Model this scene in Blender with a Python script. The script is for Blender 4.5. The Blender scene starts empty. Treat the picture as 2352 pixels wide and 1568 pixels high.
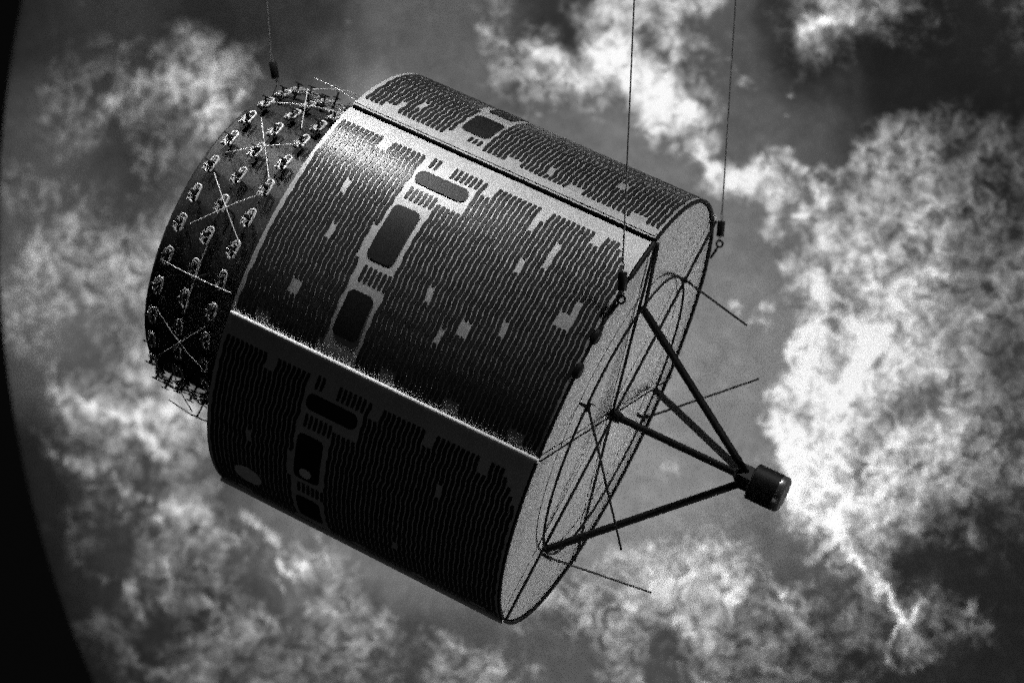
import bpy, math, random
from mathutils import Vector, Matrix, noise as mnoise
R_ = math.radians
S = bpy.context.scene
COL = S.collection
random.seed(7)

# ------------------------------------------------------------------ camera, world, lights, exposure
# the camera stands at the origin of "view" axes (x right, y up, z towards the viewer), 1.6 m above the floor
EYE = Vector((0, 0, 1.6))
def V(x, y, z):                       # view axes -> world axes
    return Vector((x, -z, y)) + EYE
def D(x, y, z):
    return Vector((x, -z, y))
FOC = 70.0
cam = bpy.data.cameras.new('camera'); camo = bpy.data.objects.new('camera', cam); COL.objects.link(camo)
camo.location = EYE; camo.rotation_euler = (R_(90), 0, 0)
cam.lens = FOC; cam.sensor_width = 36; cam.clip_start = 0.05; cam.clip_end = 100
cam.dof.use_dof = True; cam.dof.focus_distance = 2.40; cam.dof.aperture_fstop = 5.6; cam.dof.aperture_blades = 0
S.camera = camo

w = bpy.data.worlds.new('World'); S.world = w; w.use_nodes = True
w.node_tree.nodes['Background'].inputs[0].default_value = (1, 1, 1, 1)
w.node_tree.nodes['Background'].inputs[1].default_value = 0.002

def lamp(name, kind, loc, target, energy, size=0.2, angle=60, blend=0.8):
    l = bpy.data.lights.new(name, kind); l.energy = energy; l.color = (1, 1, 1)
    o = bpy.data.objects.new(name, l); COL.objects.link(o); o.location = loc
    o.rotation_euler = (Vector(target) - Vector(loc)).to_track_quat('-Z', 'Y').to_euler()
    if kind == 'AREA': l.shape = 'DISK'; l.size = size
    if kind == 'SPOT': l.shadow_soft_size = size; l.spot_size = R_(angle); l.spot_blend = blend
    return o
KEY_T = V(-0.10, 0.05, -2.45)
lamp('key_lamp', 'SPOT', V(1.5, 3.3, -1.75), V(-0.05, 0.0, -2.45), 190, 0.12, 46, 0.3)
lamp('accent_spot', 'SPOT', V(-0.24, 1.60, -2.06), V(-0.24, 0.2, -2.38), 48, 0.08, 30, 1.0)
lamp('low_fill', 'AREA', V(-0.5, -1.7, -1.1), V(-0.1, -0.1, -2.5), 0.6, 0.8)
lamp('drum_spot', 'SPOT', V(-1.3, 2.6, -2.40), V(-0.33, 0.14, -2.62), 130, 0.09, 17, 1.0)
lamp('side_lamp', 'SPOT', V(2.46, -1.18, -2.46), V(0.14, -0.1, -2.57), 150, 0.45, 24, 0.6)
for nm, p, t, e in (('globe_spot_upper', (1.1, 2.6, -3.5), (0.9, 0.3, -5.0), 260), ('globe_spot_lower', (0.8, -2.6, -3.5), (0.75, -0.3, -5.0), 250),
                    ('globe_spot_upper_side', (-2.6, 2.1, -3.7), (-1.0, 0.3, -5.6), 260), ('globe_spot_lower_side', (-2.6, -2.1, -3.7), (-1.0, -0.3, -5.6), 230)):
    lamp(nm, 'SPOT', V(*p), V(*t), e * (1.45 if 'side' not in nm else 1.05), 0.35, 92, 1.0)
lamp('globe_spot_limb', 'SPOT', V(-4.6, 0.6, -5.0), V(-1.9, 0.0, -7.4), 260, 0.3, 70, 1.0)

S.view_settings.view_transform = 'Standard'; S.view_settings.look = 'None'
S.view_settings.exposure = 0; S.view_settings.gamma = 1; S.view_settings.use_curve_mapping = False
S.render.engine = 'CYCLES'
S.cycles.use_denoising = False
S.cycles.use_adaptive_sampling = True; S.cycles.adaptive_threshold = 0.6; S.cycles.adaptive_min_samples = 4
S.cycles.max_bounces = 5; S.cycles.caustics_reflective = False; S.cycles.caustics_refractive = False

# ------------------------------------------------------------------ materials
def mat(name, base=0.5, metal=0.0, rough=0.5, spec=0.5, var=0.0, vscale=60, bump=0.0, bscale=400, rvar=0.0):
    m = bpy.data.materials.new(name); m.use_nodes = True
    nt = m.node_tree; b = nt.nodes['Principled BSDF']
    b.inputs['Metallic'].default_value = metal; b.inputs['Roughness'].default_value = rough
    b.inputs['Specular IOR Level'].default_value = spec
    b.inputs['Base Color'].default_value = (base, base, base, 1)
    tc = nt.nodes.new('ShaderNodeTexCoord')
    if var or rvar:
        n = nt.nodes.new('ShaderNodeTexNoise'); n.inputs['Scale'].default_value = vscale; n.inputs['Detail'].default_value = 6
        n.inputs['Roughness'].default_value = 0.65
        nt.links.new(tc.outputs['Object'], n.inputs['Vector'])
        if var:
            r = nt.nodes.new('ShaderNodeMapRange'); r.inputs[1].default_value = .3; r.inputs[2].default_value = .7
            r.inputs[3].default_value = base * (1 - var); r.inputs[4].default_value = min(1, base * (1 + var))
            nt.links.new(n.outputs['Fac'], r.inputs[0]); nt.links.new(r.outputs[0], b.inputs['Base Color'])
        if rvar:
            r = nt.nodes.new('ShaderNodeMapRange'); r.inputs[1].default_value = .3; r.inputs[2].default_value = .7
            r.inputs[3].default_value = max(0.02, rough - rvar); r.inputs[4].default_value = rough + rvar
            nt.links.new(n.outputs['Fac'], r.inputs[0]); nt.links.new(r.outputs[0], b.inputs['Roughness'])
    if bump:
        n2 = nt.nodes.new('ShaderNodeTexNoise'); n2.inputs['Scale'].default_value = bscale; n2.inputs['Detail'].default_value = 3
        nt.links.new(tc.outputs['Object'], n2.inputs['Vector'])
        bp = nt.nodes.new('ShaderNodeBump'); bp.inputs['Strength'].default_value = bump; bp.inputs['Distance'].default_value = 0.001
        nt.links.new(n2.outputs['Fac'], bp.inputs['Height']); nt.links.new(bp.outputs[0], b.inputs['Normal'])
    return m
M_board = mat('substrate_board', 0.62, 0.3, 0.45, 0.5, 0.07, 45, 0.15, 500, 0.04)
M_cell = mat('solar_cell_glass', 0.034, 0.0, 0.30, 0.35, 0.35, 90, 0.05, 300, 0.05)
M_cover = mat('dark_cover', 0.014, 0.0, 0.45, 0.35, 0.25, 120, 0.1, 600)
M_drum = mat('drum_satin', 0.05, 0.2, 0.5, 0.4, 0.2, 40, 0.1, 300)
M_white = mat('white_wire', 0.88, 0.3, 0.35, 0.5)
M_black = mat('black_paint', 0.012, 0.0, 0.55, 0.25, 0.3, 80, 0.2, 500)
M_rodw = mat('bright_rod', 0.95, 0.1, 0.4, 0.5)
M_disc = mat('end_membrane', 0.88, 0.35, 0.36, 0.5, 0.05, 9, 0.02, 30, 0.04)
M_steel = mat('steel_wire', 0.30, 0.2, 0.5, 0.4)
M_strut = mat('strut_paint', 0.010, 0.0, 0.6, 0.15, 0.3, 80, 0.2, 500)
M_slot = mat('slot_rubber', 0.006, 0.0, 0.9, 0.05)
M_port = mat('pale_port', 0.8, 0.0, 0.5, 0.5, 0.1, 200)
M_lens = mat('hub_lens', 0.35, 0.7, 0.25, 0.5, 0.1, 100)
M_inner = mat('inner_shell', 0.02, 0.0, 0.6, 0.3)

# ------------------------------------------------------------------ mesh helper
class MB:
    def __init__(s): s.v = []; s.f = []; s.m = []; s.mi = 0; s.sm = []
    def add(s, vs, fs, smooth=True):
        o = len(s.v); s.v += [tuple(x) for x in vs]
        for f in fs: s.f.append([i + o for i in f]); s.m.append(s.mi); s.sm.append(smooth)
    def tube(s, pts, r, n=10, cap=True, closed=False):
        pts = [Vector(p) for p in pts]; k = len(pts)
        rs = r if isinstance(r, (list, tuple)) else [r] * k
        vs = []; fs = []; up = None
        for i, p in enumerate(pts):
            if closed: t = pts[(i + 1) % k] - pts[i - 1]
            else: t = pts[min(i + 1, k - 1)] - pts[max(i - 1, 0)]
            t.normalize()
            if up is None: up = t.orthogonal().normalized()
            up = (up - t * up.dot(t)).normalized(); b = t.cross(up)
            for j in range(n):
                a = 2 * math.pi * j / n; vs.append(p + (up * math.cos(a) + b * math.sin(a)) * rs[i])
        segs = k if closed else k - 1
        for i in range(segs):
            for j in range(n):
                a = i * n + j; b2 = i * n + (j + 1) % n; c = ((i + 1) % k) * n + (j + 1) % n; d = ((i + 1) % k) * n + j
                fs.append([a, b2, c, d])
        s.add(vs, fs)
        if cap and not closed:
            s.add(vs[:n], [list(range(n))[::-1]], False); s.add(vs[-n:], [list(range(n))], False)
        return s
    def lathe(s, prof, n=96, g0=0, g1=360, smooth=True, closedprof=False):   # prof: (u, r) around the X axis; corners sharper than 35 degrees stay crisp
        full = abs(g1 - g0) >= 360; cols = n if full else n + 1
        ring = list(prof) + ([prof[0]] if closedprof else []); runs = [[ring[0], ring[1]]]
        for p in ring[2:]:
            a, b = runs[-1][-2], runs[-1][-1]
            d0 = Vector((b[0] - a[0], b[1] - a[1])); d1 = Vector((p[0] - b[0], p[1] - b[1]))
            if d0.angle(d1) > R_(35): runs.append([b, p])
            else: runs[-1].append(p)
        for run in runs:
            vs = []; fs = []; k = len(run)
            for i in range(cols):
                g = R_(g0 + (g1 - g0) * i / n)
                for (u, r) in run: vs.append((u, -r * math.cos(g), r * math.sin(g)))
            for i in range(n):
                for j in range(k - 1):
                    a = i * k + j; d = ((i + 1) % cols) * k + j
                    fs.append([a, d, d + 1, a + 1])
            s.add(vs, fs, smooth)
        if not full and closedprof:
            for gg in (g0, g1):
                g = R_(gg); s.add([(u, -r * math.cos(g), r * math.sin(g)) for (u, r) in prof], [list(range(len(prof)))], False)
        return s
    def box(s, c, ax, ay, az):
        c = Vector(c); vs = [c + Vector(ax) * i + Vector(ay) * j + Vector(az) * k for i in (-1, 1) for j in (-1, 1) for k in (-1, 1)]
        s.add(vs, [(0, 1, 3, 2), (4, 6, 7, 5), (0, 4, 5, 1), (2, 3, 7, 6), (0, 2, 6, 4), (1, 5, 7, 3)], False); return s
    def ball(s, c, r, n=10):
        c = Vector(c); vs = []; fs = []
        for i in range(n + 1):
            a = math.pi * i / n
            for j in range(n): b = 2 * math.pi * j / n; vs.append(c + Vector((math.sin(a) * math.cos(b), math.sin(a) * math.sin(b), math.cos(a))) * r)
        for i in range(n):
            for j in range(n): fs.append([i * n + j, i * n + (j + 1) % n, (i + 1) * n + (j + 1) % n, (i + 1) * n + j])
        s.add(vs, fs); return s
    def mesh(s, name, mats):
        me = bpy.data.meshes.new(name); me.from_pydata(s.v, [], s.f)
        for m in (mats if isinstance(mats, (list, tuple)) else [mats]): me.materials.append(m)
        me.polygons.foreach_set('material_index', s.m); me.polygons.foreach_set('use_smooth', s.sm)
        me.validate(); me.update(); return me
    def build(s, name, mats, parent=None):
        o = bpy.data.objects.new(name, s.mesh(name, mats)); COL.objects.link(o)
        if parent: o.parent = parent
        return o
def inst(name, me, parent, mtx=None):
    o = bpy.data.objects.new(name, me); COL.objects.link(o); o.parent = parent
    if mtx is not None: o.matrix_local = mtx
    return o
def tag(o, label, cat=None, group=None, kind=None):
    o['label'] = label
    if cat: o['category'] = cat
    if group: o['group'] = group
    if kind: o['kind'] = kind
    return o

# ------------------------------------------------------------------ the Earth globe behind (a real sphere, cloud cover and painted light falloff as a surface map)
SC = FOC / 36 * 2352
G_D = 9.0
gdir = Vector(((2400 - 1176) / SC, (784 - 560) / SC, -1)).normalized()
G_C = gdir * G_D; G_R = G_D * math.sin(R_(29.4))
CL = ["012111112224117631254212",
      "133356113315667342221111",
      "243466321113554851210011",
      "332445532111111560225633",
      "443245321111111158566653",
      "355554311111111303176744",
      "566674321111111302567645",
      "544464321111111326277754",
      "244644221111113323789753",
      "137764421111113322796454",
      "035457221111114521898665",
      "024342221111113332698663",
      "032464463111244653286532",
      "012443353111155676335111",
      "004245345221466564533431",
      "002343444345225244332111"]
CL = [r.ljust(24, '2') for r in CL]
BASE_LIT = [[2, 2.2, 1.5, 2, 3.5, 3.5, 1.8, 3, 3, 1.3, 1, 1.2],  # ocean tone; light falloff, dim corners and limb haze painted into the colour
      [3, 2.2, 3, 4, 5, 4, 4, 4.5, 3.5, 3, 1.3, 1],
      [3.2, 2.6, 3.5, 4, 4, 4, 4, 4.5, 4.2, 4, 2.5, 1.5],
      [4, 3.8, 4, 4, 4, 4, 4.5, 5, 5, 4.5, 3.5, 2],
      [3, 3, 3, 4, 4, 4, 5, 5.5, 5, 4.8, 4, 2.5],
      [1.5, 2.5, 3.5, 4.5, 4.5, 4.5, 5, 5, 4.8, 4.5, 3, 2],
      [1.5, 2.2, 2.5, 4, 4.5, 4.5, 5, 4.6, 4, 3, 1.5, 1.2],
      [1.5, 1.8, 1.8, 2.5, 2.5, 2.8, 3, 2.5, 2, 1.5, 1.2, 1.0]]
STROKES = [  # cloud streaks drawn on the cloud chart: x0, y0, x1, y1, width, strength
 (1110,60,1190,110,25,.4),(1180,100,1330,150,35,.4),(1370,60,1480,180,60,.5),(1500,150,1560,280,50,.5),(1560,330,1760,470,40,.5),(1740,440,1850,470,25,.4),(1640,20,1560,110,40,.4),
 (230,270,540,170,30,.35),(420,260,560,190,20,.4),(300,130,340,110,10,.3),(80,570,150,700,25,.3),(200,680,330,720,40,.3),(240,830,340,800,22,.3),(60,820,120,800,20,.3),
 (150,890,300,940,40,.4),(300,950,400,1040,30,.4),(370,1000,440,930,25,.35),(60,1000,150,1060,15,.3),(180,1070,230,1090,15,.4),(40,300,60,700,12,.12),(90,20,60,260,8,.12),(170,10,120,200,9,.12),
 (270,1110,340,1150,14,.4),(340,1150,400,1190,14,.4),(400,1190,500,1230,14,.4),(280,1180,400,1210,12,.3),(380,1225,520,1240,18,.35),(540,1220,560,1240,18,.4),(590,1200,640,1230,20,.45),
 (690,1240,705,1250,14,.45),(660,1280,680,1290,16,.5),(615,1310,625,1315,8,.4),(220,1270,320,1380,12,.3),(350,1320,380,1400,12,.3),(300,1450,400,1560,12,.3),(470,1350,490,1420,18,.3),(400,1480,470,1560,10,.3),
 (480,1400,500,1450,15,.3),(540,1370,600,1390,15,.35),(720,1390,760,1430,16,.35),(640,1400,660,1410,12,.3),(800,1470,860,1490,14,.3),(1010,1470,1100,1500,12,.35),(900,1420,960,1450,16,.25),(1150,1500,1250,1540,14,.25),
 (1530,1230,1620,1260,35,.3),(1620,1290,1680,1400,25,.35),(1560,1440,1640,1480,25,.35),(1760,1330,1800,1420,22,.35),(1750,1430,1880,1480,22,.3),(1400,1400,1500,1380,30,.3),(1300,1500,1420,1460,18,.3),
 (1740,430,1800,390,40,.45),(1860,400,1880,430,25,.45),(1900,370,1950,330,20,.4),(1960,340,2080,290,10,.3),(1965,370,1972,345,22,.5),(1865,480,1870,490,18,.5),(1800,480,1810,600,35,.5),(1830,590,1900,560,50,.4),
 (1950,480,1980,620,28,.4),(2000,600,2130,450,25,.4),(2060,700,2200,560,20,.25),(1660,700,1730,670,22,.5),(1590,760,1700,790,14,.25),(1880,640,1820,900,55,.5),(1820,800,1800,950,35,.4),(1780,1010,1900,1080,45,.55),(1900,900,2000,820,60,.45),
 (1990,760,2050,700,40,.35),(2080,680,2180,650,35,.45),(2200,700,2300,760,18,.3),(2250,420,2330,480,16,.22),(1790,1030,1890,1170,32,.55),(1880,1160,1960,1270,24,.6),(1950,1260,2030,1370,17,.6),(2030,1370,2060,1440,15,.55),
 (2000,1000,2200,1020,50,.4),(1950,1120,2150,1130,45,.35),(2100,850,2200,960,28,.35),(2000,1240,2100,1170,25,.4),(2080,1430,2110,1400,16,.45),(2180,1400,2210,1380,16,.4),(2050,1480,2150,1500,12,.25),(2230,1240,2260,1250,10,.25),
 (1870,45,1900,50,22,.5),(1940,60,2000,30,20,.35),(1690,165,1695,170,9,.35),(1800,195,1805,200,10,.4),(1770,258,1775,262,9,.4),(780,80,800,110,18,.25),(860,60,900,90,14,.2)]
def make_globe():
    import numpy as np
    zax = -gdir; xax = Vector((0, 1, 0)).cross(zax).normalized(); yax = zax.cross(xax)
    NR, NA = 430, 820
    pol = np.concatenate([np.linspace(0, R_(66), 380, endpoint=False), np.linspace(R_(66), math.pi, NR - 379)])
    az = np.arange(NA) * 2 * math.pi / NA
    cp, sp = np.cos(pol)[:, None, None], np.sin(pol)[:, None, None]
    ca, sa = np.cos(az)[None, :, None], np.sin(az)[None, :, None]
    n = (np.array(zax)[None, None] * cp + (np.array(xax)[None, None] * ca + np.array(yax)[None, None] * sa) * sp).reshape(-1, 3)
    p = np.array(G_C)[None] + n * G_R
    vs = np.stack([p[:, 0], -p[:, 2], p[:, 1]], 1)
    zz = np.maximum(-p[:, 2], .1)
    X = p[:, 0] / zz * SC + 1176; Y = 784 - p[:, 1] / zz * SC     # chart of the cloud and tone maps: perspective from the camera
    X = np.clip(X, -4000, 6000); Y = np.clip(Y, -4000, 5500)
    rs = np.random.RandomState(5); X2 = X.copy(); Y2 = Y.copy()
    for wl, am in ((420, 20), (230, 13), (120, 8), (66, 5), (38, 3.2), (24, 2.2)):
        for _ in range(3):
            th = rs.rand() * 6.28; ph = rs.rand() * 6.28; a2 = rs.rand() * 6.28; k = 2 * math.pi / (wl * (.8 + .4 * rs.rand()))
            q = am * np.sin((X * math.cos(th) + Y * math.sin(th)) * k + ph + .8 * np.sin((Y * math.cos(th) - X * math.sin(th)) * k * .7))
            X2 += q * math.cos(a2); Y2 += q * math.sin(a2)
    def lut(tab, x, y):
        t = np.array([[float(v) for v in r] for r in tab]); h, wd = t.shape
        x = np.clip(x / 2352 * wd - .5, 0, wd - 1.001); y = np.clip(y / 1568 * h - .5, 0, h - 1.001)
        i = x.astype(int); j = y.astype(int); a = x - i; b = y - j; a = a * a * (3 - 2 * a); b = b * b * (3 - 2 * b)
        return (t[j, i] * (1 - a) + t[j, i + 1] * a) * (1 - b) + (t[j + 1, i] * (1 - a) + t[j + 1, i + 1] * a) * b
    base_lit = lut(BASE_LIT, X2, Y2); cl = lut(CL, X2, Y2) * .97
    for (x0, y0, x1, y1, w_, am) in STROKES:
        dx, dy = x1 - x0, y1 - y0; t = np.clip(((X2 - x0) * dx + (Y2 - y0) * dy) / (dx * dx + dy * dy), 0, 1)
        d2 = (X2 - x0 - t * dx) ** 2 + (Y2 - y0 - t * dy) ** 2
        g = am * 10 * np.exp(-d2 / (w_ * w_)); cl = np.where(g > .01, np.maximum(cl, cl * .6 + g), cl)
    cl = np.minimum(cl, 9.5)
    uvv = np.stack([X / 1568, Y / 1568], 1)
    ii, jj = np.meshgrid(np.arange(NR), np.arange(NA), indexing='ij'); j2 = (jj + 1) % NA
    fs = np.stack([ii * NA + jj, ii * NA + j2, (ii + 1) * NA + j2, (ii + 1) * NA + jj], -1).reshape(-1, 4)
    vs = vs[:(NR + 1) * NA]
    me = bpy.data.meshes.new('earth_globe'); me.from_pydata(vs.tolist(), [], fs.tolist())
    me.polygons.foreach_set('use_smooth', [True] * len(fs))
    for nm, arr in (('cloud', cl), ('base', base_lit)):
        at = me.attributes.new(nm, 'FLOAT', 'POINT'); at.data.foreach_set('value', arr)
    ul = me.uv_layers.new(name='cloud_chart'); vi = np.zeros(len(me.loops), dtype=np.int32); me.loops.foreach_get('vertex_index', vi)
    ul.data.foreach_set('uv', uvv[vi].ravel())
    m = bpy.data.materials.new('earth_clouds'); m.use_nodes = True; nt = m.node_tree; b = nt.nodes['Principled BSDF']
    L = nt.links.new
    def math_(op, a, c, clamp=False):
        n = nt.nodes.new('ShaderNodeMath'); n.operation = op; n.use_clamp = clamp
        for i, x in enumerate((a, c)):
            if isinstance(x, (int, float)): n.inputs[i].default_value = x
            elif x is not None: L(x, n.inputs[i])
        return n.outputs[0]
    tc = nt.nodes.new('ShaderNodeTexCoord')
    def nz(scale, det, rough, dist=0.0):
        n = nt.nodes.new('ShaderNodeTexNoise'); n.inputs['Scale'].default_value = scale; n.inputs['Detail'].default_value = det
        n.inputs['Roughness'].default_value = rough; n.inputs['Distortion'].default_value = dist
        L(tc.outputs['UV'], n.inputs['Vector']); return math_('SUBTRACT', n.outputs['Fac'], .5)
    ac = nt.nodes.new('ShaderNodeAttribute'); ac.attribute_name = 'cloud'
    ab = nt.nodes.new('ShaderNodeAttribute'); ab.attribute_name = 'base'  # ocean tone including the painted light falloff
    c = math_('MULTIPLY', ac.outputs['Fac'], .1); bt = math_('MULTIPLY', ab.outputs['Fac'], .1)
    n1 = nz(15, 5, .65, 1.0); n2 = nz(46, 6, .72, .7); n3 = nz(5, 3, .6, .8)
    nn = math_('ADD', math_('ADD', math_('MULTIPLY', n1, 1.4), math_('MULTIPLY', n2, 2.1)), math_('MULTIPLY', n3, .5))
    t = math_('ADD', c, math_('MULTIPLY', nn, math_('ADD', math_('MULTIPLY', c, .85), .12)))     # cloud tone with billows
    sm = nt.nodes.new('ShaderNodeMapRange'); L(t, sm.inputs[0])
    sm.inputs[1].default_value = .05; sm.inputs[2].default_value = .92; sm.inputs[3].default_value = 0; sm.inputs[4].default_value = .95
    t = sm.outputs[0]
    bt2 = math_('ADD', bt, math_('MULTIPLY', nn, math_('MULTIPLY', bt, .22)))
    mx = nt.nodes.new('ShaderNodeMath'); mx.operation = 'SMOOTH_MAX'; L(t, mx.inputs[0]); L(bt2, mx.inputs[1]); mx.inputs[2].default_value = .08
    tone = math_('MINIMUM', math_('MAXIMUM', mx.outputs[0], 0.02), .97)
    alb = math_('POWER', tone, 2.2)
    cmb = nt.nodes.new('ShaderNodeCombineColor')
    for i in range(3): L(alb, cmb.inputs[i])
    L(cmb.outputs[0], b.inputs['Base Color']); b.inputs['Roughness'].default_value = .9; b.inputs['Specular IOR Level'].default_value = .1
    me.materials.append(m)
    o = bpy.data.objects.new('earth_globe', me); COL.objects.link(o); o.location = EYE
    tag(o, 'huge cloud covered Earth globe filling the blurred background', kind='structure')
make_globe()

# ------------------------------------------------------------------ the satellite: local X = spin axis (towards the antenna end), angle g round it
C0 = Vector((0.12824573493965258, -0.0936351749993401, -2.5716208813641996))
AX = Vector((0.87789707, -0.41211838, 0.24383433)); DD = Vector((0.42494452, 0.90521939, 0.)); E2 = Vector((-0.22072356, 0.10361606, 0.9698169))
TH = 0.7743919411359143
E2r = E2 * math.cos(TH) + DD * math.sin(TH); Dr = DD * math.cos(TH) - E2 * math.sin(TH)
L = 0.4205; RB = 0.300
sat = bpy.data.objects.new('satellite', None); COL.objects.link(sat)
cx, cy, cz = D(*AX), D(*(-E2r)), D(*Dr)
mw = Matrix(((cx.x, cy.x, cz.x, 0), (cx.y, cy.y, cz.y, 0), (cx.z, cy.z, cz.z, 0), (0, 0, 0, 1)))
mw.translation = V(*C0); sat.matrix_world = mw; sat.empty_display_size = .1
tag(sat, 'drum shaped model satellite with solar cells hanging on three wires before the Earth', 'satellite')
def P(u, g, r=RB):
    a = R_(g); return Vector((u, -r * math.cos(a), r * math.sin(a)))
def radial(g): a = R_(g); return Vector((0, -math.cos(a), math.sin(a)))
def circ(g): a = R_(g); return Vector((0, math.sin(a), math.cos(a)))
rotX = lambda deg: Matrix.Rotation(R_(deg), 4, 'X')

# shell
sh = MB()
sh.lathe([(-L + .001, .06), (-L + .001, .2955), (-.006, .2955)], 120)
body = sh.build('shell', M_inner, sat)
b = MB(); b.lathe([(-L - .0005, .05), (-L - .0005, .297), (-L + .004, .299), (-L + .004, .2945), (-L + .0008, .2945)], 120)
b.build('back_plate', M_board, sat)
b = MB(); b.lathe([(-.0035, .0002), (-.0035, .2945)], 120)
b.build('end_disc', M_disc, sat)
b = MB(); prof = [(-.010, .2957), (.0004, .2960), (.0006, .2996), (-.0008, .3004), (-.0025, .3001), (-.010, .2990)]
b.lathe(prof, 160, closedprof=True); rim = b.build('rim', M_black, sat)

# strips that follow the cylinder
def ribbon(mb, pts, r0, h):            # pts: list of (u_centre, half_width, g)
    vs = []
    for (u, hw, g) in pts:
        vs += [P(u - hw, g, r0), P(u - hw, g, r0 + h), P(u + hw, g, r0 + h), P(u + hw, g, r0)]
    fs = []
    for i in range(len(pts) - 1):
        for j in range(3): fs.append([i * 4 + j, i * 4 + j + 1, i * 4 + 5 + j, i * 4 + 4 + j])
    n = len(pts) - 1
    fs += [[0, 3, 2, 1], [n * 4, n * 4 + 1, n * 4 + 2, n * 4 + 3]]
    mb.add(vs, fs, False)
def rrect(mb, u0, u1, t0, t1, cr, r0, h, sgn=-1, n=26):
    hw = (u1 - u0) / 2; uc = (u0 + u1) / 2; ct = math.degrees(cr / RB); pts = []
    ts = sorted(set([t0 + (t1 - t0) * i / n for i in range(n + 1)] + [t0 + ct * (1 - math.cos(R_(a))) for a in range(0, 91, 15)] + [t1 - ct * (1 - math.cos(R_(a))) for a in range(0, 91, 15)]))
    for t in ts:
        dd = min(t - t0, t1 - t); w_ = hw
        if dd < ct: q = 1 - dd / ct; w_ = hw - cr * (1 - math.sqrt(max(0, 1 - q * q)))
        pts.append((uc, w_, sgn * t))
    ribbon(mb, pts, r0, h)
PITCH = .00662; NS = 62
def make_panel(k, seed, wins, blocks, gaps, topsign, ports=()):
    """panel spans t = 0..60 degrees down from its upper seam, built for the panel whose upper seam is g = 0"""
    rnd = random.Random(seed)
    b = MB(); q = .0032
    b.lathe([(-L, RB - q), (-.0026, RB - q), (-.0026, RB), (-L, RB)], 30, -.5, -59.5, closedprof=True)
    if k == 1: b.lathe([(-L + .001, RB + .0002), (-.004, RB + .0002), (-.004, RB + .0011), (-L + .001, RB + .0011)], 3, -56.9, -58.4, closedprof=True)
    pan = b.build('solar_panel', M_board, sat); pan.matrix_local = rotX(-60 * k)
    c = MB(); STEP = 3.72
    def string(kk, t0, t1, gp):
        u0 = -.4125 + kk * PITCH
        t = t0
        while t < t1 - 1.0:
            te = min(t + STEP, t1)
            if any(abs((t + te) / 2 - gt) < STEP * .5 for gt in gp): t = te; continue
            # run until next gap
            e = te
            while e < t1 - .5 and not any(abs(e + STEP / 2 - gt) < STEP * .5 for gt in gp): e = min(e + STEP, t1)
            n = max(3, int((e - t) / .5)); pts = []
            for i in range(n + 1):
                tt = t + (e - t) * i / n
                nv = Vector((kk * .045 + seed * 5.3, tt * .27 , seed))
                ph = tt / 4.6 * 2 * math.pi + mnoise.noise(Vector((kk * .05, tt * .035, seed + 4.2))) * 5
                off = math.sin(ph) * .00058 + mnoise.noise(nv) * .0015 + .0003 * mnoise.noise(Vector((kk * 3.3, tt * .9, 1)))
                hw = PITCH * .375
                if i in (0, n): hw *= .72
                pts.append((u0 + off * 1.0, hw, -tt))
            ribbon(c, pts, RB + .0001, .0006)
            t = e
    for kk in range(NS):
        u = -.4125 + kk * PITCH
        low = kk % 11 in (9, 10)
        t0 = 5.2 + (STEP if low else 0) ; t1 = (58.4 if k != 1 else 55.4) - (STEP*.6 if kk % 13 in (4, 5, 6) else 0)
        if kk > 57: t0 += STEP * (kk - 57) * .5
        gp = [t0 + STEP * (round((gt - t0) / STEP - .5) + .5) for (gu, gt, gn) in gaps if abs(gu - u) < PITCH * gn * .5 + 1e-6]
        if -.2965 < u < -.2475: continue
        if -.2475 <= u < -.216: string(kk, 16.4, t1, gp); continue
        if -.302 < u <= -.2965: string(kk, t0 , 19 , gp); string(kk, 19+.0, 27.5, gp); string(kk, 36, t1, gp); continue
        string(kk, t0, t1, gp)
    for (bu, n, t0, t1) in blocks:
        for i in range(n):
            kk = (bu + .4125) / PITCH + i; pts = [(bu + i * PITCH + .0004 * math.sin(j), PITCH * .34 * (.75 if j in (0, 4) else 1), -(t0 + (t1 - t0) * j / 4)) for j in range(5)]
            ribbon(c, pts, RB + .0001, .0006)
    cells = c.build('solar_cells', M_cell, pan)
    for (u0, u1, t0, t1, cr) in wins:
        wb = MB(); rrect(wb, u0, u1, t0, t1, cr, RB + .0001, .0011)
        wb.build('cover_plate', M_cover, pan)
    for (pu, pt_, pr, nm) in ports:
        pb = MB(); pts = []
        for i in range(17):
            a = -1 + 2 * i / 16; pts.append((pu, pr * math.sqrt(max(0.0005, 1 - a * a)), -(pt_ + a * math.degrees(pr / RB))))
        ribbon(pb, pts, RB + .0012, .001); tag(pb.build('port', M_port, pan), nm)
    return pan
WN = [(-.2925, -.2225, 9.5, 13.6, .009), (-.2930, -.2570, 20.6, 35.2, .008), (-.2910, -.2570, 43.0, 54.2, .008)]
BL = [(-.2850, 2, 4.6, 8.1), (-.2545, 6, 4.9, 8.4), (-.2870, 6, 15.0, 18.6), (-.2855, 6, 36.9, 40.8)]
GP = [(-.0933, 15.2, 1), (-.1337, 11.1, 1), (-.1245, 21.6, 1), (-.0952, 18.6, 1), (-.1988, 35.2, 1), (-.0430, 28.0, 3), (-.036, 24.4, 1), (-.1003, 35.1, 1.4), (-.1457, 42.3, 1.4),
      (-.1658, 45.2, 1.4), (-.3562, 49.1, 1.2), (-.3483, 32.3, 1.2), (-.3593, 21.7, 1)]
WT = [(-.2925, -.2225, 9.5, 13.6, .009), (-.2930, -.2570, 20.6, 34.0, .008), (-.2925, -.2535, 39.6, 50.6, .008)]
BT = [(-.2850, 2, 4.6, 8.1), (-.2545, 6, 4.9, 8.4), (-.2870, 6, 15.0, 18.6), (-.2700, 3, 52.0, 54.4)]
make_panel(0, 1, WN, BL, GP, 1)
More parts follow.
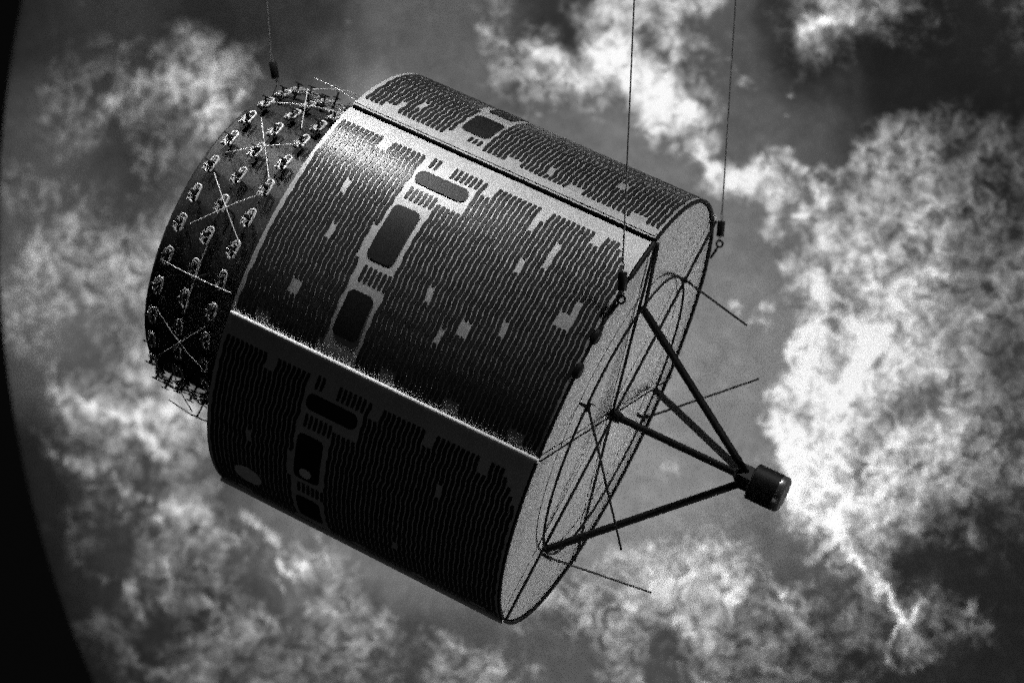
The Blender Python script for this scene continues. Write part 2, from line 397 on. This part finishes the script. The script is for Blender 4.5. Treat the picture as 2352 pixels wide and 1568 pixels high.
make_panel(1, 2, WT, BT, [(-.37, 50, 1), (-.35, 47, 1), (-.16, 50, 1), (-.08, 46, 2)], 1)
make_panel(-1, 3, WN, BL, [(-.1, 20, 1), (-.36, 30, 1), (-.15, 44, 1)], 1,
           [(-.276, 32.4, .0085, 'small round pale port'), (-.362, 45.5, .020, 'large round pale port near the lower seam')])
for k in (2, 3, 4): make_panel(k, 3 + k, WN, BL, GP[:6], 1)

# seam rods
for k in range(6):
    b = MB(); g = 60 * k
    b.tube([P(-L + .003, g, RB + (.0005 if k == 0 else .0022)), P(.001, g, RB + (.0005 if k == 0 else .0022))], .0028 if k == 0 else .0032, 12)
    o = b.build('seam_rod', M_slot if k == 0 else M_rodw, sat)
    if k == 0: tag(o, 'black seam rod')
    elif k in (5, 4): tag(o, 'bright seam rod')

# end face truss
RR = .655 * RB
for k in range(3):
    b = MB(); g = -60 * k
    b.tube([P(.0012 + .0012 * k, g, RB - .001), P(.0012 + .0012 * k, g + 180, RB - .001)], .0019 if k != 1 else .0011, 8)
    b.build('spoke', M_black, sat)
b = MB(); b.tube([P(.004, 0, RB - .001), P(.006, 2, RR * .98)], .0024, 8); b.build('brace', M_black, sat)
b = MB(); b.tube([P(.006, g, RR) for g in range(0, 360, 4)], .0017, 8, closed=True); b.build('truss_ring', M_black, sat)
HX = .190
for g, r0, hr in ((0, RR * .97, .008), (-120, RR * .99, .008), (120, RR, .008), (None, 0, 0)):
    b = MB()
    if g is None: b.tube([(.002, 0, 0), (HX, 0, 0)], .0050, 14); b.lathe([(-.002, .0075), (.013, .0075), (.015, .005)], 18)
    else: b.tube([P(.008, g, r0), P(HX, g, hr)], .0050, 14); b.ball(P(.007, g, r0), .0052)
    b.build('strut', M_strut, sat)
b = MB(); b.box((.1915, 0, 0), (.011, 0, 0), (0, .0115, 0), (0, 0, .0115)); 
b.lathe([(.200, .0002), (.200, .0225), (.2015, .0240), (.235, .0240)], 40)
b.ball((.184, 0, 0), .010)
hub = b.build('hub', M_black, sat)
b = MB(); b.lathe([(.2349, .0240), (.2420, .0238), (.2450, .0222), (.2462, .0190), (.2462, .0002)], 40); b.build('end_cap', M_lens, hub)
# four splayed whip antennas: base angle, base radius, axial, tangential
def antenna(g, rr, axial, tang, rad=0.0):
    base = P(.008, g, rr); tip = base + Vector((axial, 0, 0)) + circ(g) * tang + radial(g) * rad
    b = MB(); b.tube([base, tip], [.0016, .0013], 8); o = b.build('whip_antenna', M_black, sat)
    q = MB(); q.tube([P(-.0028, g, rr), P(.010, g, rr)], .0022, 10)
    q.box(base, Vector((.0018, 0, 0)), circ(g) * .006, radial(g) * .0022)
    q.tube([base + circ(g) * .005, base + circ(g) * .0055 + Vector((.007, 0, 0)) + radial(g) * .003], .001, 6)
    q.build('bracket', M_black, o)
ANT = [(54, .201, .115, -.1127, -.0445), (-130, .201, .115, -.1779, -.0165), (-45, .195, .115, -.132, .0425), (132, .198, .115, -.1138, .0485)]
for a_ in ANT: antenna(*a_)

# dark clips and taped cable run along the near rim
b = MB(); b.tube([P(.0005, g, .3015) for g in [-1 - .9 * i for i in range(15)]], [.0034] * 14 + [.0018], 8); b.build('rim_clamp', M_black, sat)
b = MB()
b.tube([P(.0015 + .0012 * math.sin(g * 1.3), g, .3025 + .0012 * math.cos(g * .9)) for g in [-17.5 - .5 * i for i in range(28)]], [.0014 + .0012 * (.5 + .5 * math.sin(i * .9)) for i in range(28)], 7)
b.build('loose_lead', M_black, sat)
for g0 in (-28, -36.5):
    b = MB(); b.tube([P(.0, g0 - .7 * i, .3015) for i in range(6)], [.0034, .0052, .0056, .0056, .0052, .0030], 8); b.build('rim_block', M_black, sat)

# antenna drum
RD, LD = .206, .161
b = MB()
b.lathe([(-L - .0008, RD), (-L - LD + .003, RD), (-L - LD, RD - .003), (-L - LD, .0002)], 128)
drum = b.build('antenna_drum', M_drum, sat)
# dipole element; local frame: X axial, Y outwards (radial), Z round the drum (upwards for g<0)
d0 = MB(); d0.mi = 0
H = .0150
loop = []
for i in range(28):
    a = 2 * math.pi * (i - 2) / 28; zz = math.sin(a) * .0042 + (.0078 if math.sin(a) > 0 else -.0078); loop.append((.0040 * math.cos(a) + .0022, H, zz))
d0.tube(loop[:22], .0016, 7)
for i, xx in enumerate((-.0078, -.0055, -.0032, -.0010, .0022)):
    zo = .0015 * i
    d0.tube([(xx, H * .66, -.0105 + zo), (xx, H * .66, .0055 + zo)], .0007, 5)
d0.tube([(-.0095, H * .74, -.003), (.005, H * .74, -.003)], .0008, 6)
d0.tube([(-.0055, H * .74, .0060), (.0030, H * .74, .0060)], .0007, 6)
d0.ball((-.0040, H * .85, -.0090), .0016, 7); d0.ball((.0012, H * .95, -.0122), .0019, 7); d0.ball((-.0010, H * .9, .0118), .0013, 7)
d0.mi = 1
d0.box((-.001, H * .70, .0), (.0010, 0, 0), (0, H * .70, 0), (0, 0, .0022))
d0.box((-.002, H * .50, -.0010), (.0062, 0, 0), (0, .0006, 0), (0, 0, .0085))
d0.box((-.001, H * 1.42, .0), (.0060, 0, 0), (0, .0007, 0), (0, 0, .0007))
dme = d0.mesh('dipole_antenna', [M_white, M_black])
def onframe(u, g, r, spin=0):          # X axial, Y radial outward, Z = circ
    rd, cc = radial(g), circ(g)
    m = Matrix(((1, rd.x, cc.x, 0), (0, rd.y, cc.y, 0), (0, rd.z, cc.z, 0), (0, 0, 0, 1)))
    m.translation = P(u, g, r); return m @ Matrix.Rotation(R_(spin), 4, 'Y')
rnd = random.Random(3)
for i in list(range(13)) + list(range(23, 32)):          # the rows on the hidden far side are left out
    for u in (-.560, -.520, -.480, -.441):
        inst('dipole_antenna', dme, drum, onframe(u + rnd.uniform(-.0008, .0008), -2.6 - 11.25 * i + rnd.uniform(-.3, .3), RD, rnd.uniform(-5, 5)))
spins = {0: 52, 1: 42, 2: 0, 3: 38}
for i in range(16):
    c = MB(); HH = .036
    c.mi = 1; c.tube([(0, 0, 0), (0, HH, 0)], .0013, 8); c.mi = 0; c.ball((0, HH, 0), .0022, 8)
    for q in range(4):
        a = q * math.pi / 2; ca, sa = math.cos(a), math.sin(a)
        c.tube([(0, HH, 0), (ca * .014, HH + rnd.uniform(-.0005, .001), sa * .014), (ca * .05, HH - .0035 + rnd.uniform(-.002, .002), sa * .05)], .00075, 6)
    o = c.build('crossed_antenna', [M_white, M_black], drum); o.matrix_local = onframe(-.503, -14.8 - 22.5 * i, RD, spins.get(i, rnd.uniform(0, 90)))

# ------------------------------------------------------------------ suspension wires
def scr(x, y, z):                      # point at view depth z on the sight line
    return V((x - 1176) / SC * -z, (784 - y) / SC * -z, z)
def depth(pl): w_ = sat.matrix_world @ pl; return -w_.y
def cable(label, top, c0, c1, ring, anchor, z, wmat, hook=True):
    root = bpy.data.objects.new('suspension_cable', None); COL.objects.link(root); root.location = scr(*ring, z)
    O = root.location.copy(); tag(root, label, 'cable', 'wires the satellite hangs on')
    T = scr(*top, z); A = scr(*c0, z); B = scr(*c1, z); Rg = scr(*ring, z); ax = (A - B).normalized()
    T = A + (T - A) * 1.8
    b = MB(); b.tube([T - O, A + ax * .012 - O], .0010, 6); 
    b.tube([A + ax * .016 - O, A + ax * .006 + Vector((.0016, 0, 0)) - O, A - O], .0006, 5)
    b.tube([A + ax * .016 - O, A + ax * .006 - Vector((.0016, 0, 0)) - O, A - O], .0006, 5)
    b.build('wire', wmat, root)
    b = MB(); b.tube([A - O, A - ax * .001 - O, B + ax * .001 - O, B - O], [.0048, .0053, .0053, .0048], 16); b.build('clamp', M_black, root)
    b = MB()
    for dx in (-.0018, .0002, .002):
        b.tube([B + Vector((dx, 0, 0)) - O, Rg + Vector((dx * .5, 0, .003)) - O], .0005, 5)
    b.build('wire_loop', M_white if hook else wmat, root)
    anc = sat.matrix_world @ anchor
    b = MB()
    if hook:
        b.tube([Rg - O + Vector((.0044 * math.cos(a * .4), .0006 * a * .2, .0044 * math.sin(a * .4))) for a in range(16)], .0015, 8, closed=True)
        dr = (anc - Rg).normalized()
        b.tube([Rg + dr * .0042 - O, Rg + dr * .008 + Vector((0, 0, -.001)) - O, anc - O], [.0013, .0016, .0014], 8)
        for i in range(3): b.ball(Rg + (anc - Rg) * (.45 + .18 * i) - O, .0021, 7)
    else:
        b.tube([Rg - O, anc - O], .0006, 6)
    b.build('hook', M_black, root)
    return root
a1 = P(.001, -24, .302); a2 = P(.001, 80, .302); a3 = P(-L - LD + .004, 22, RD)
cable('pale wire in front of the panels ending in a black clamp at the near rim', (1457, 0), (1430, 625), (1429, 667), (1427, 688), a1, depth(a1) + .004, M_steel)
cable('dark blurred wire with a black clamp at the far upper rim', (1690, 0), (1657, 508), (1654, 543), (1653, 560), a2, depth(a2), M_steel)
cable('faint wire with a small tilted clamp above the antenna drum', (614, 0), (626, 143), (633, 180), (636, 196), a3, depth(a3), M_steel, False)
